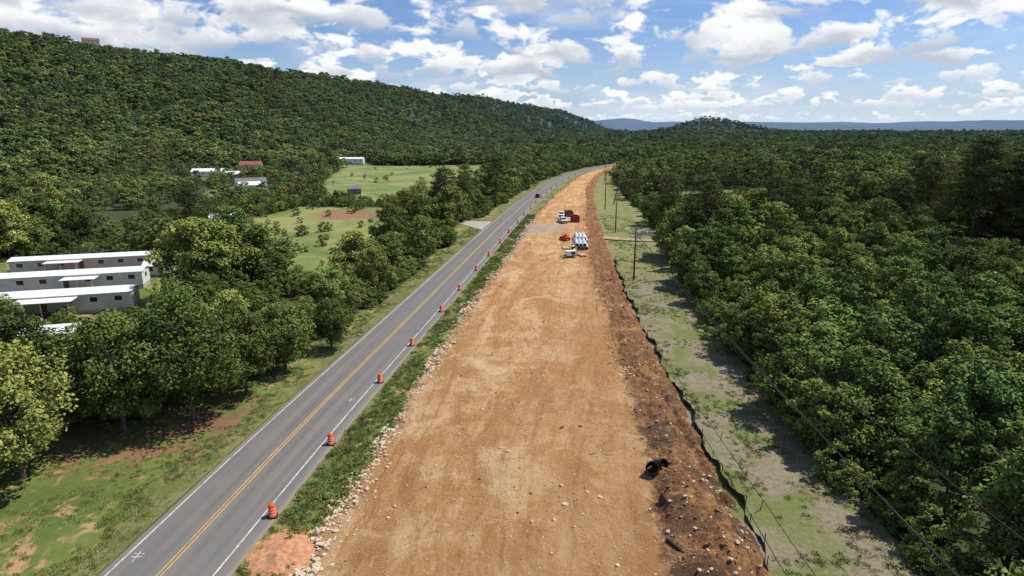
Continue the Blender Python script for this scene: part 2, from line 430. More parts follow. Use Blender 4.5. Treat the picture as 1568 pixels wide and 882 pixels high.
def darkf(x,y,t,xl,xr):
    dR=xr-x
    w=np.interp(y,[20,40,56,70,104,147,260],[8.5,8.2,7.2,6.4,5.6,6.5,5])
    return 1-sstep(dR,w-2.2,w+2.2)
def gravf(x,y,t,xl,xr):
    return sstep(y,180+(x-xl)*.25,186+(x-xl)*.25)*(1-sstep(y,200,209))*(1-sstep(x-xl,10,18))*.8
ribbon('dirt_roadbed',lambda y:dl_x(y)-1.0,lambda y:dr_x(y)+.6,12,720,170,m,zdirt,.0035,.2,{'dark':darkf,'gravel':gravf})
DIRT=m
def zd(x,y):
    x=np.array([float(x)]);y=np.array([float(y)]);xl=dl_x(y)-1;xr=dr_x(y)+.6
    return float(zdirt(x,y,(x-xl)/(xr-xl),xl,xr)[0])

# right of way strip (mulch, grass)
m,nt=newmat('right_of_way');b=NB(nt);pos=b.pos()
n1=b.noise(pos,.16,6,.7,.6);n2=b.noise(pos,2.5,5,.7);n4=b.noise(pos,12,3,.7)
c=b.mix(b.ramp(n1,.44,.58),(.28,.22,.165,1),(.16,.18,.055,1))
c=b.mix(b.ramp(n2,.40,.65,0,.65),c,(.13,.15,.05,1))
c=b.mix(b.ramp(n2,.28,.42,.6,0),c,(.17,.12,.08,1))
c=b.mix(b.ramp(n4,.58,.72,0,.6),c,(.46,.41,.33,1))
sxp=b.n('ShaderNodeSeparateXYZ');b.link(pos,sxp.inputs[0])
c=b.mix(b.ramp(sxp.outputs[1],110,165,0,.75),c,b.mix(b.ramp(n1,.4,.6),(.17,.20,.055,1),(.28,.26,.11,1)))
b.out(c,.95,n2,.8,.2,spec=.1)
def zrow(x,y,t,xl,xr):
    return .03+.25*(fbm(x/2.,y/2.,4,71)-.35)*np.sin(np.pi*t)
ribbon('grass_strip',lambda y:dr_x(y)-.6,lambda y:dr_x(y)+np.interp(y,[0,100,165,225,330,420],[11,12,16,18,13,9]),12,560,44,m,zrow,.006,.3)
# verge between asphalt and dirt
m,nt=newmat('verge_grass');b=NB(nt);pos=b.pos()
n1=b.noise(pos,.3,5,.65,.6);n2=b.noise(pos,3,5,.7)
c=b.mix(b.ramp(n1,.40,.60),(.12,.15,.045,1),(.20,.20,.075,1));c=b.mix(b.ramp(n2,.45,.7,0,.7),c,(.27,.19,.10,1))
b.out(c,.95,n2,.8,.2,spec=.1)
ribbon('grass_verge',lambda y:road_x(y)+5.3,lambda y:dl_x(y)+.5,12,560,14,m,lambda x,y,t,a,c_:.05-.12*np.sin(np.pi*t)*(np.clip((c_-a)/5,0,1))+.12*(fbm(x/1.2,y/1.2,3,81)-.3),.008,.5)
ribbon('grass_verge',lambda y:road_x(y)-7.6,lambda y:road_x(y)-4.7,12,560,10,m,lambda x,y,t,a,c_:.01+.07*t+.08*(fbm(x/1.2,y/1.2,3,83)-.3),.008,.5)
GRAV=simple('gravel',(.40,.36,.30),.95,.3,2)
me=bpy.data.meshes.new('gravel_driveway')
V=[(float(road_x(194))-4.6,194,.13),(float(road_x(213))-4.6,213,.13),(-16,214,.1),(-28,222,.08),(-42,228,.06),(-42,223,.06),(-27,215,.08),(-17,207,.1)]
me.from_pydata(V,[],[list(range(8))]);me.materials.append(GRAV);obj('gravel_driveway',me)
TRK=simple('packed_track',(.36,.27,.17),.95,.35,.6)
V=[(float(dr_x(182))-1,182,.33),(float(dr_x(177))-1,177,.33),(36,174,.3),(48,172,.3),(48,174.5,.3),(37,177.5,.3)]
me=bpy.data.meshes.new('dirt_access_track');me.from_pydata(V,[],[list(range(6))]);me.materials.append(TRK);obj('dirt_access_track',me)
def mound(name,cx,cy,rx,ry,h,mat,seed):
    n=60;u=np.linspace(-1.2,1.2,n);A,B=np.meshgrid(u,u);R2=A*A+B*B
    nz=fbm(A*3+seed,B*3,4,seed)
    z=h*(np.exp(-R2*1.8)-.16)*(.5+nz)+.0
    z=np.where(R2>1.2,-.3,z)
    V=np.stack([cx+A*rx,cy+B*ry,z],-1).reshape(-1,3);I=np.arange(n*n).reshape(n,n)
    F=np.stack([I[:-1,:-1],I[:-1,1:],I[1:,1:],I[1:,:-1]],-1).reshape(-1,4)
    return obj(name,mesh_np(name,V,F,[mat],smooth=True))
REDSOIL=simple('red_soil',(.50,.25,.13),.95,.3,2.5,bump=.8)
mound('dirt_pile',-17.6,40.3,3.2,3.4,.85,REDSOIL,5)

# ---------------------------------------------------------------- tree sources
hi=[tree_mesh('young_tree_a',1,9,2.7,1.2,42,100,.38,'broad',LEAFY,BARK,.13),
    tree_mesh('young_tree_b',2,10,2.9,1.0,46,95,.38,'broad',LEAFY,BARK,.14),
    tree_mesh('young_tree_c',3,8,3.1,.8,46,95,.40,'broad',LEAF,BARK,.14),
    tree_mesh('broadleaf_a',4,14,4.8,2.5,70,85,.56,'broad',LEAF,BARK,.28,20),
    tree_mesh('broadleaf_b',5,13,5.4,2.2,72,85,.56,'broad',LEAF,BARK,.3,20),
    tree_mesh('shrub_a',6,3.2,1.9,.1,22,55,.3,'broad',LEAF,BARK,.06),
    tree_mesh('pine_a',7,18,4.2,6,60,80,.55,'pine',NEED,BARKD,.26,50),
    tree_mesh('young_tree_d',8,11,2.5,1.5,42,85,.42,'broad',LEAFY,BARK,.15,12),
    tree_mesh('young_tree_e',9,9.5,3.5,1.2,50,85,.42,'broad',LEAF,BARK,.15,12)]
lo=[tree_mesh('far_broadleaf_a',11,14,4.9,1.5,26,34,1.05,'broad',LEAF,BARK,.3,0),
    tree_mesh('far_broadleaf_b',12,12,5.6,1.0,28,32,1.05,'broad',LEAF,BARK,.3,0),
    tree_mesh('far_broadleaf_c',13,14,5.0,1.5,26,34,1.05,'broad',LEAFY,BARK,.3,0),
    tree_mesh('far_pine',14,15,4.6,4,26,32,1.2,'pine',NEED,BARKD,.3,0),
    tree_mesh('far_broadleaf_d',15,10,5.2,1,26,34,1.05,'broad',LEAFY,BARK,.3,0),
    tree_mesh('bronze_tree',16,10,4.6,1,24,34,1.0,'broad',RUST,BARK,.3,0)]
CH=srccoll('near_trees_src',hi);CL=srccoll('far_trees_src',lo)

def jgrid(x0,x1,y0,y1,sp,rng):
    gx,gy=np.meshgrid(np.arange(x0,x1,sp),np.arange(y0,y1,sp))
    gx=gx+rng.uniform(-.48,.48,gx.shape)*sp;gy=gy+rng.uniform(-.48,.48,gx.shape)*sp
    return gx.ravel(),gy.ravel()
def wedge(x,y,ang=54):
    return np.abs(np.degrees(np.arctan2(x,y+25)))<ang
def lowzone(x,y):
    """scrubby ground: shorter, thinner tree growth"""
    a=(x>-150)&(x<-28)&(y>165)&(y<290)
    b_=(x>-260)&(x<-95)&(y>205)&(y<480)
    c_=(x>50)&(x<135)&(y>170)&(y<290)
    d_=(x>80)&(x<140)&(y>110)&(y<148)
    e_=(x<-60)&(y>88)&(y<116)
    return a,b_,c_,d_,e_
# near mass
x,y=jgrid(-330,330,5,260,3.8,RNG)
keep=~openmask(x,y)&wedge(x,y)&(np.hypot(x,y)<285)
keep&=~((x<-20)&(y<64))
dens=np.where((x>20)&(y<170)&(x<110),.84,.50)
A_,B_,C_,D_,E_=lowzone(x,y)
dens=np.where(A_,.22,dens);dens=np.where(B_&~A_,.32,dens);dens=np.where(C_,.28,dens)
dens=dens*np.where(fbm(x/14,y/14,2,97)>.57,.38,1)
keep&=RNG.uniform(size=x.shape)<dens
x=x[keep];y=y[keep];n=len(x)
right_young=(x>20)&(y<150)&(x<60+y*.35)
idx=np.where(right_young,RNG.choice([0,1,2,0,1,7,8,4],n),RNG.choice([3,4,2,3,4,1,7,8,4,6],n))
sc=RNG.uniform(.58,1.18,n)
leftedge=(x<0)&(y<185)&(x-road_x(y)>-34)
idx=np.where(leftedge,RNG.choice([1,2,2,8,3],n),idx);sc=np.where(leftedge,RNG.uniform(.50,.98,n),sc)
front=(x<-45)&(y<112);sc=np.where(front,sc*.62,sc)
A_,B_,C_,D_,E_=lowzone(x,y)
idx=np.where(A_|C_|D_,RNG.choice([0,2,2,1],n),idx)
sc=np.where(A_,sc*.62,sc);sc=np.where(B_&~A_,sc*.62,sc);sc=np.where(C_,sc*.66,sc);sc=np.where(D_,sc*.66,sc)
tall=(x>150)&(y>150)&(y<260);idx=np.where(tall&(RNG.uniform(size=n)<.3),6,idx)
sc=np.where(right_young,RNG.uniform(.50,1.2,n)*(.80+.42*fbm(x/18,y/18,2,90)),sc)
sc=np.where(right_young&((idx==4)),sc*.72,sc)
z=height(x,y)-.1
scv=np.stack([sc*RNG.uniform(.9,1.25,n),sc*RNG.uniform(.9,1.25,n),sc],1)
scatter('forest_trees',CH,np.stack([x,y,z],1),RNG.uniform(0,6.28,n),scv,idx,RNG.uniform(-.07,.07,(n,2)))
# understory shrubs along edges
x,y=jgrid(-130,130,20,300,2.3,RNG)
o_=openmask(x,y)
near=np.zeros(x.shape,bool)
for dx,dy in ((4,0),(-4,0),(0,4),(0,-4)): near|=openmask(x+dx,y+dy)
A_,B_,C_,D_,E_=lowzone(x,y)
keep=~o_&(near|((A_|C_)&(RNG.uniform(size=x.shape)<.3))|(RNG.uniform(size=x.shape)<.08))&wedge(x,y)&~((x<-20)&(y<60))
x=x[keep];y=y[keep];n=len(x)
scatter('forest_edge_shrubs',CH,np.stack([x,y,height(x,y)-.1],1),RNG.uniform(0,6.28,n),RNG.uniform(.5,1.25,n),np.full(n,5))
def poly_scatter(poly,count):
    p=np.array(poly);a=RNG.uniform(p[:,0].min(),p[:,0].max(),count);c=RNG.uniform(p[:,1].min(),p[:,1].max(),count)
    k=inpoly(a,c,poly);return a[k],c[k]
a1,c1=poly_scatter(FIELD,50);a2,c2=poly_scatter(MEADOW,60)
a3=RNG.uniform(82,132,60);c3=RNG.uniform(260,330,60)
a4=RNG.uniform(-128,-64,22);c4=RNG.uniform(93,104,22)
x=np.concatenate([a1,a2,a3,a4]);y=np.concatenate([c1,c2,c3,c4]);n=len(x)
scatter('meadow_shrubs',CH,np.stack([x,y,height(x,y)-.1],1),RNG.uniform(0,6.28,n),RNG.uniform(.4,1.1,n),np.full(n,5))
# far mass in bands
PX=[];PY=[];PS=[]
for (r0,r1,sp,s) in ((285,600,5.6,.92),(600,1100,7.4,.92),(1100,2000,12,1.05),(2000,3600,20,1.3)):
    x,y=jgrid(-r1*.9,r1*.9,100,r1,sp,RNG)
    r=np.hypot(x,y);k=(r>=r0)&(r<r1)&wedge(x,y,50)&~openmask(x,y)
    k&=~((lowzone(x,y)[1])&(RNG.uniform(size=x.shape)<.4))
    PX.append(x[k]);PY.append(y[k]);PS.append(np.full(k.sum(),s))
x=np.concatenate(PX);y=np.concatenate(PY);s=np.concatenate(PS);n=len(x)
s=s*RNG.uniform(.55,1.22,n)*(.78+.44*fbm(x/40,y/40,2,91))
s*=np.where((np.abs(x-dr_x(y))<140)&(y<760),.82,1)
s*=np.where(lowzone(x,y)[1],.6,1)
idx=RNG.choice([0,1,2,4,0,1,4,2,1],n)
idx=np.where(fbm(x/60,y/60,2,77)*.5+RNG.uniform(size=n)*.5>.70,3,idx)
idx=np.where(RNG.uniform(size=n)<.008,5,idx)
L=x*N[0]+y*N[1];wide=np.where(L>300,1.25,1.12)
scv=np.stack([s*wide,s*wide,s],1)
scatter('distant_forest_trees',CL,np.stack([x,y,height(x,y)-.4],1),RNG.uniform(0,6.28,n),scv,idx)

# individual trees
def tree(name,mesh,x,y,s,rz=None,sxy=1.0):
    return obj(name,mesh,(x,y,float(height(x,y))-.1),(0,0,random.uniform(0,6.28) if rz is None else rz),(s*sxy,s*sxy,s))
big=[tree_mesh('large_broadleaf_a',21,15,5.6,3.0,115,110,.42,'broad',LEAF,BARK,.32,30),
     tree_mesh('large_broadleaf_b',22,14,5.2,2.6,110,110,.42,'broad',LEAF,BARK,.3,30),
     tree_mesh('large_broadleaf_c',23,12,4.6,2.0,95,110,.40,'broad',LEAF,BARK,.26,30)]
pine=[tree_mesh('tall_pine_a',31,29,6.2,9,120,110,.6,'pine',NEED,BARKD,.36,100),
      tree_mesh('tall_pine_b',32,26,5.6,7,110,110,.6,'pine',NEED,BARKD,.33,90)]
for (tx,ty,k,s) in ((-36,63,0,1.0),(-42,60,1,1.0),(-33,70,1,.85),(-40,70,0,.95),(-31,78,2,.85),(-47,66,2,1.0),(-50,57,0,.95),(-46,51,1,.98),(-53,50,0,.98),(-58,56,1,.95),(-52,45,2,1.0),(-60,48,0,.95),(-66,60,1,.8),(-60,66,2,.85),(-27,86,2,.7)):
    tree('broadleaf_tree',big[k],tx,ty,s)
for (tx,ty,k,s) in ((-30,205,0,1.0),(-35,199,1,.95),(-25,213,2,.95),(-24,190,2,.85)):
    tree('broadleaf_tree',big[k],tx,ty,s,sxy=1.15)
for (tx,ty,k,s) in ((128,168,0,.98),(134,174,1,1.0),(140,164,0,1.02),(147,172,1,1.05),(154,160,0,.98),(121,178,1,.85),(160,175,0,1.0),(112,176,1,.65),(150,152,1,1.0),(137,158,1,.95),(144,156,0,.9)):
    tree('pine_tree',pine[k],tx,ty,s,sxy=1.35)
for (tx,ty,s) in ((-150,358,.9),(-158,365,.85),(-142,362,.8)):
    tree('bronze_leaved_tree',lo[5],tx,ty,s)

# ---------------------------------------------------------------- weeds
def tuft_mesh(name,seed,n,h,spread):
    r=np.random.default_rng(seed);V=[];
    for i in range(n):
        a=r.uniform(0,6.28);p=np.array([math.cos(a),math.sin(a),0])*r.uniform(0,spread)
        t=r.uniform(0,6.28);w=np.array([math.cos(t),math.sin(t),0])*.035
        hh=h*r.uniform(.5,1.1);lean=np.array([r.normal(),r.normal(),0])*.4*hh
        V+=[p-w,p+w,p+lean*.5+w*.7+[0,0,hh*.6],p+lean+[0,0,hh]]
    V=np.array(V);F=np.arange(len(V)).reshape(-1,4)
    return mesh_np(name,V,F,[GRASSM],None,np.repeat(r.uniform(.3,1,n),4))
weeds=[tuft_mesh('grass_tuft_a',1,40,.25,.45),tuft_mesh('grass_tuft_b',2,36,.38,.4),tuft_mesh('grass_tuft_c',3,50,.15,.6),
       tree_mesh('weed_clump',4,.5,.5,.02,10,18,.14,'broad',LEAFY,BARK,.02,2)]
CW=srccoll('weeds_src',weeds)
XX=[];YY=[]
def strip(fa,fb,y0,y1,n):
    y=y0+(y1-y0)*RNG.uniform(size=n)**1.5;t=RNG.uniform(size=n)
    x=fa(y)*(1-t)+fb(y)*t;XX.append(x);YY.append(y)
strip(lambda y:road_x(y)+5.6,lambda y:dl_x(y)+.4,30,230,5200)
strip(lambda y:road_x(y)-9.5,lambda y:road_x(y)-5.0,30,200,3800)
strip(lambda y:dr_x(y)+.8,lambda y:dr_x(y)+11.5,30,230,5200)
strip(lambda y:road_x(y)-30,lambda y:road_x(y)-9,30,66,2600)
x=np.concatenate(XX);y=np.concatenate(YY)
k=fbm(x/3.5,y/3.5,3,99)+RNG.uniform(-.1,.1,len(x))>.47
ver=(x>road_x(y))&(x<dl_x(y)+1)
k|=ver&(RNG.uniform(size=len(x))<.25);x=x[k];y=y[k];n=len(x);ver=ver[k]
idx=np.where(ver,RNG.choice([0,1,2,2,0,0,2,3],n),RNG.choice([2,2,0,2,2,0,2,2],n))
sc=np.where(ver,RNG.uniform(.5,1.1,n),RNG.uniform(.4,.9,n))
zz=np.where(x>dr_x(y),.06,.04)
zz=np.where(x<road_x(y)-7.6,0,zz)
scatter('roadside_weeds',CW,np.stack([x,y,zz],1),RNG.uniform(0,6.28,n),sc,idx)

# ---------------------------------------------------------------- rocks
ROCK=simple('limestone_rubble',(.64,.51,.36),.95,.35,2,bump=.5)
CLOD=simple('soil_clod',(.28,.15,.08),.95,.35,2,bump=.5)
def rock(name,seed,mat):
    r=random.Random(seed);bm=bmesh.new();bmesh.ops.create_icosphere(bm,subdivisions=1,radius=.5)
    sx_,sy_=r.uniform(.8,1.4),r.uniform(.6,1)
    for v in bm.verts: v.co*=r.uniform(.65,1.25);v.co.x*=sx_;v.co.y*=sy_;v.co.z*=.6
    me=bpy.data.meshes.new(name);bm.to_mesh(me);bm.free();me.materials.append(mat);return me
CR_=srccoll('rubble_src',[rock('rock_a',1,ROCK),rock('rock_b',2,ROCK),rock('rock_c',3,ROCK),rock('clod_a',4,CLOD),rock('clod_b',5,CLOD)])
n=6500
y=28+(190)*RNG.uniform(size=n)**1.7
x=dl_x(y)+.1+np.abs(RNG.normal(size=n))*1.4-.6
big_=fbm(x*0,y/6,2,7)
s=(.08+.48*RNG.uniform(size=n)**2.2)*(.4+1.4*big_)
n2=7000
y2=28+150*RNG.uniform(size=n2)**1.5;t2=RNG.uniform(size=n2);x2=dl_x(y2)*(1-t2)+dr_x(y2)*t2
s2=RNG.uniform(.05,.18,n2)*(1+1.6*(RNG.uniform(size=n2)>.96))*(.5+fbm(x2/5,y2/5,2,8))
n3=3000
y3=28+110*RNG.uniform(size=n3)**1.4;x3=dr_x(y3)-RNG.uniform(.2,7,n3);s3=.07+.30*RNG.uniform(size=n3)**2
X3=np.concatenate([x,x2,x3]);Y3=np.concatenate([y,y2,y3]);S3=np.concatenate([s,s2,s3])
I3=np.concatenate([RNG.choice([0,1,2,0,1,2,3],n),RNG.choice([0,1,2,3,4],n2),RNG.choice([3,4,3,4,3,4,1],n3)])
xl=dl_x(Y3)-1;xr=dr_x(Y3)+.6;Z3=np.maximum(zdirt(X3,Y3,(X3-xl)/(xr-xl),xl,xr),.0)+S3*.1
scatter('rock_rubble',CR_,np.stack([X3,Y3,Z3],1),RNG.uniform(0,6.28,len(X3)),S3,I3,RNG.uniform(-.5,.5,(len(X3),2)))

# ---------------------------------------------------------------- generic part builders
def bm_obj(name,fn,mat,parent=None,loc=(0,0,0),rot=(0,0,0),bevel=0,smooth=False):
    bm=bmesh.new();fn(bm)
    if bevel: bmesh.ops.bevel(bm,geom=[e for e in bm.edges],offset=bevel,segments=2,affect='EDGES',profile=.6)
    bmesh.ops.recalc_face_normals(bm,faces=bm.faces)
    me=bpy.data.meshes.new(name);bm.to_mesh(me);bm.free();me.materials.append(mat)
    if smooth: 
        for p in me.polygons: p.use_smooth=True
    return obj(name,me,loc,rot,parent=parent)
def box(name,sx,sy,sz,loc,mat,parent=None,rot=(0,0,0),bevel=0):
    def f(bm):
        bmesh.ops.create_cube(bm,size=1)
        for v in bm.verts: v.co=Vector((v.co.x*sx,v.co.y*sy,v.co.z*sz))
    return bm_obj(name,f,mat,parent,loc,rot,bevel)
def cyl(name,r,h,loc,mat,parent=None,rot=(0,0,0),r2=None,seg=20,caps=True):
    def f(bm): bmesh.ops.create_cone(bm,cap_ends=caps,segments=seg,radius1=r,radius2=r if r2 is None else r2,depth=h)
    o=bm_obj(name,f,mat,parent,loc,rot)
    for p in o.data.polygons: p.use_smooth=abs(p.normal.z)<.9
    return o
def lathe(name,prof,mat,parent=None,loc=(0,0,0),rot=(0,0,0),seg=20,mats=None,mi=None):
    V=[];F=[]
    for (r,z) in prof:
        for i in range(seg): a=i/seg*2*math.pi;V.append((r*math.cos(a),r*math.sin(a),z))
    M=[]
    for j in range(len(prof)-1):
        for i in range(seg): F.append([j*seg+i,j*seg+(i+1)%seg,(j+1)*seg+(i+1)%seg,(j+1)*seg+i]);M.append(mi[j] if mi else 0)
    F.append([(len(prof)-1)*seg+i for i in range(seg)]);M.append(mi[-1] if mi else 0)
    me=bpy.data.meshes.new(name);me.from_pydata(V,[],F)
    for m_ in (mats or [mat]): me.materials.append(m_)
    for p,k in zip(me.polygons,M): p.material_index=k;p.use_smooth=True
    me.update();return me if parent=='mesh' else obj(name,me,loc,rot,parent=parent)
def empty(name,loc,rz=0,s=1):
    e=bpy.data.objects.new(name,None);e.location=loc;e.rotation_euler=(0,0,rz);e.scale=(s,s,s);e.empty_display_size=.3;ROOT.objects.link(e);return e
def prism(name,prof,w,mat,parent,loc=(0,0,0),bevel=.04,taper=None):
    """profile in the y-z plane, extruded along x"""
    def f(bm):
        n=len(prof);L=[bm.verts.new((-w/2,p[0],p[1])) for p in prof];R=[bm.verts.new((w/2,p[0],p[1])) for p in prof]
        if taper:
            for v in L+R:
                if v.co.z>taper[0]: v.co.x*=taper[1]
        bm.faces.new(L);bm.faces.new(R[::-1])
        for i in range(n): bm.faces.new((L[i],L[(i+1)%n],R[(i+1)%n],R[i]))
    return bm_obj(name,f,mat,parent,loc,bevel=bevel)

ORANGE=simple('orange_plastic',(.80,.09,.02),.5,.12,4);WSTR=simple('white_reflective',(.66,.50,.42),.5,.1,4);BLK=simple('black_rubber',(.02,.02,.02),.6,.3,4)
WHITE=simple('white_paint',(.78,.78,.76),.35,.06,1,spec=.5);CARBLK=simple('black_paint',(.018,.018,.02),.25,.1,1,spec=.6)
GLASS=simple('dark_glass',(.02,.025,.03),.08,.1,1,spec=.8);CHROME=simple('grey_metal',(.35,.35,.36),.35,.2,3,metal=.7)
REDM=simple('rusty_red_steel',(.28,.06,.04),.7,.3,2);RUSTM=simple('rusty_steel',(.22,.10,.055),.8,.35,2);YEL=simple('yellow_paint',(.70,.42,.06),.45,.15,2)
PIPEM=simple('galvanized_pipe',(.62,.65,.68),.4,.12,2,metal=.25,spec=.5);BPIPE=simple('black_corrugated_pipe',(.018,.018,.02),.5,.2,3,spec=.3)
WOOD=simple('weathered_wood',(.14,.10,.07),.9,.35,3);LAMP=simple('lamp_glass',(.7,.68,.6),.2,.1,2);TAILR=simple('tail_lamp',(.4,.02,.02),.3,.1,2)

# barrels
prof=[(.42,0),(.42,.09),(.30,.10)];mi=[2,2,0]
zz=.10
for k in range(4):
    r0=.30-k*.018
    prof+=[(r0,zz+.13),(r0-.012,zz+.135),(r0-.012,zz+.20),(r0-.018,zz+.22)];mi+=[0,1 if k<3 else 0,0,0];zz+=.22
prof+=[(.2,1.0),(.12,1.02),(.10,1.06)];mi+=[0,0,0,0,0]
mi=mi[:len(prof)]
BAR=lathe('traffic_barrel',prof,None,'mesh',mats=[ORANGE,WSTR,BLK],mi=mi,seg=18)
def barrel(x,y,z=.14):
    obj('traffic_barrel',BAR,(x,y,z),(0,0,random.uniform(0,6)),(1.12,1.12,1.12))
for yb in (45.1,57.3,73.2,87,104.5,119.5,137,153.5,171.5,189,209,228,247,266,285,305,326,348,372,398,425):
    barrel(float(road_x(yb))+4.75+random.uniform(-.15,.15),yb,.13)
for yb in (222,240,262,288,318,352,390): barrel(float(dl_x(yb))+.8,yb,.15+max(0,zd(float(dl_x(yb))+.8,yb)-.1))
for yb in (238,330): barrel(float(road_x(yb))-5.6,yb,.02)

# utility poles and lines
def pole(x,y,h,rz=0,arm=2.4,lean=(0,0)):
    e=empty('utility_pole',(x,y,float(height(x,y))),rz)
    e.rotation_euler=(lean[0],lean[1],rz)
    cyl('pole_shaft',.21,h+.5,(0,0,h/2-.25),WOOD,e,r2=.15,seg=12)
    if arm:
        box('crossarm',arm,.12,.14,(0,-.2,h-.5),WOOD,e,bevel=.01)
        for ix in (-arm/2+.12,arm/2-.12,0): lathe('insulator_%d'%int(ix*10+50),[(.03,0),(.07,.05),(.04,.1),(.07,.15),(.03,.22)],CHROME,e,(ix,-.2,h-.42),seg=8)
    return e
def wire(pts,sag=1.2,r=.04,name='power_line'):
    cu=bpy.data.curves.new(name,'CURVE');cu.dimensions='3D';cu.bevel_depth=r;cu.bevel_resolution=1
    for a,c in pts:
        sp=cu.splines.new('POLY');sp.points.add(20)
        for i in range(21):
            t=i/20;p=Vector(a).lerp(Vector(c),t);p.z-=sag*4*t*(1-t);sp.points[i].co=(*p,1)
    cu.materials.append(BLK);o=bpy.data.objects.new(name,cu);ROOT.objects.link(o)
pole(26.3,128,11.8);pole(37.5,246,15);pole(43.5,262,13,lean=(0,.22),arm=0);pole(24,-12,11.5);pole(56,372,12);pole(92,480,12);pole(32.5,190,11)
wire([((25.2,128,11.4),(21.5,-12,10.5)),((27.4,128,11.4),(28.5,-12,10.5)),((26.3,128,9.2),(24,-12,8.6))],.9)
wire([((25.2,128,11.4),(31.4,190,10.6)),((27.4,128,11.4),(33.6,190,10.6)),((31.4,190,10.6),(36.5,246,14.6)),((33.6,190,10.6),(38.5,246,14.6)),((36.5,246,14.6),(55,372,11.8)),((38.5,246,14.6),(57,372,11.8)),((56,372,11.8),(92,480,11.8))],1.0)
wire([((37.5,246,14.6),(150,232,16)),((37.5,246,13.4),(150,232,14.8)),((150,232,16),(270,222,19)),((150,232,14.8),(270,222,17.8))],2.0,.07)
pole(150,232,15.5,1.57);pole(270,222,17)
pole(-52,92,9,arm=1.2)

# silt fence
FAB=simple('silt_fabric',(.035,.032,.03),.8,.3,3)
y_=np.arange(24,150,.5);xf=dr_x(y_)+.25+.35*np.sin(y_*.31)+.25*np.sin(y_*1.1)
e=empty('silt_fence',(0,0,0))
top=.62+.14*np.sin(y_*2.3)+.1*np.sin(y_*5.1)-.35*(vnoise(y_/3,y_*0,5)>.72)
n=len(y_)
V=[(xf[i],y_[i],-.1) for i in range(n)]+[(xf[i]+.05*math.sin(i),y_[i],top[i]) for i in range(n)]+[(xf[i]+.03+.05*math.sin(i),y_[i],top[i]) for i in range(n)]+[(xf[i]+.03,y_[i],-.1) for i in range(n)]
F=[[i,i+1,n+i+1,n+i] for i in range(n-1)]+[[n+i,n+i+1,2*n+i+1,2*n+i] for i in range(n-1)]+[[2*n+i,2*n+i+1,3*n+i+1,3*n+i] for i in range(n-1)]
me=bpy.data.meshes.new('fabric');me.from_pydata(V,[],F);me.materials.append(FAB);obj('fabric',me,parent=e)
for i in range(0,n,5): box('stake_%d'%i,.06,.06,1.2,(xf[i]+.1,y_[i],.5),WOOD,e,rot=(random.uniform(-.1,.1),random.uniform(-.12,.12),0))
STK=simple('stake_wood',(.5,.33,.18),.8)
for (sx_,sy_) in ((21.5,46),(22,58),(21.8,50.5)):
    box('survey_stake',.07,.07,1.3,(sx_,sy_,.6),STK,None,rot=(.05,.1,0))

# white pipe gate
e=empty('white_gate',(41,183.5,.1),-.08)
for px in (-5,-2.5,0,2.5,5): cyl('post_%d'%int(px*10),.12,1.6,(px,0,.8),WHITE,e,seg=10)
for k,hz in enumerate((.5,.95,1.4)): cyl('rail_%d'%k,.08,10,(0,-.13,hz),WHITE,e,rot=(0,math.pi/2,0),seg=8)
cyl('gate_brace',.06,3.0,(-3.7,-.2,.9),WHITE,e,rot=(0,1.2,0),seg=8)

# vehicles: forward = +y
def wheel(e,x,y,r,w):
    cyl('tyre_%d_%d'%(x*10,y*10),r,w,(x,y,r),BLK,e,rot=(0,math.pi/2,0),seg=18);cyl('hub_%d_%d'%(x*10,y*10),r*.55,w+.03,(x,y,r),CHROME,e,rot=(0,math.pi/2,0),seg=12)
def suv(name,x,y,z,rz,paint):
    e=empty(name,(x,y,z),rz)
    prism('body',[(-2.4,.45),(2.35,.45),(2.4,.75),(2.3,1.0),(1.2,1.12),(-2.35,1.15),(-2.45,.8)],1.9,paint,e,bevel=.07)
    prism('cabin',[(-2.3,1.1),(1.15,1.1),(.35,1.72),(-2.0,1.76)],1.72,paint,e,bevel=.06,taper=(1.4,.86))
    prism('side_windows',[(-2.0,1.17),(.85,1.17),(.28,1.6),(-1.85,1.63)],1.735,GLASS,e,bevel=.01,taper=(1.4,.885))
    box('rear_window',1.35,.03,.42,(0,-2.19,1.45),GLASS,e,rot=(-.42,0,0));box('windshield',1.45,.03,.78,(0,.80,1.43),GLASS,e,rot=(.93,0,0))
    for sx_ in (-.78,.78): box('tail_lamp_%d'%(sx_*10),.2,.05,.35,(sx_,-2.43,.95),TAILR,e);box('head_lamp_%d'%(sx_*10),.3,.05,.16,(sx_,2.38,.85),LAMP,e)
    for wx in (-.85,.85):
        for wy in (-1.45,1.5): wheel(e,wx,wy,.38,.25)
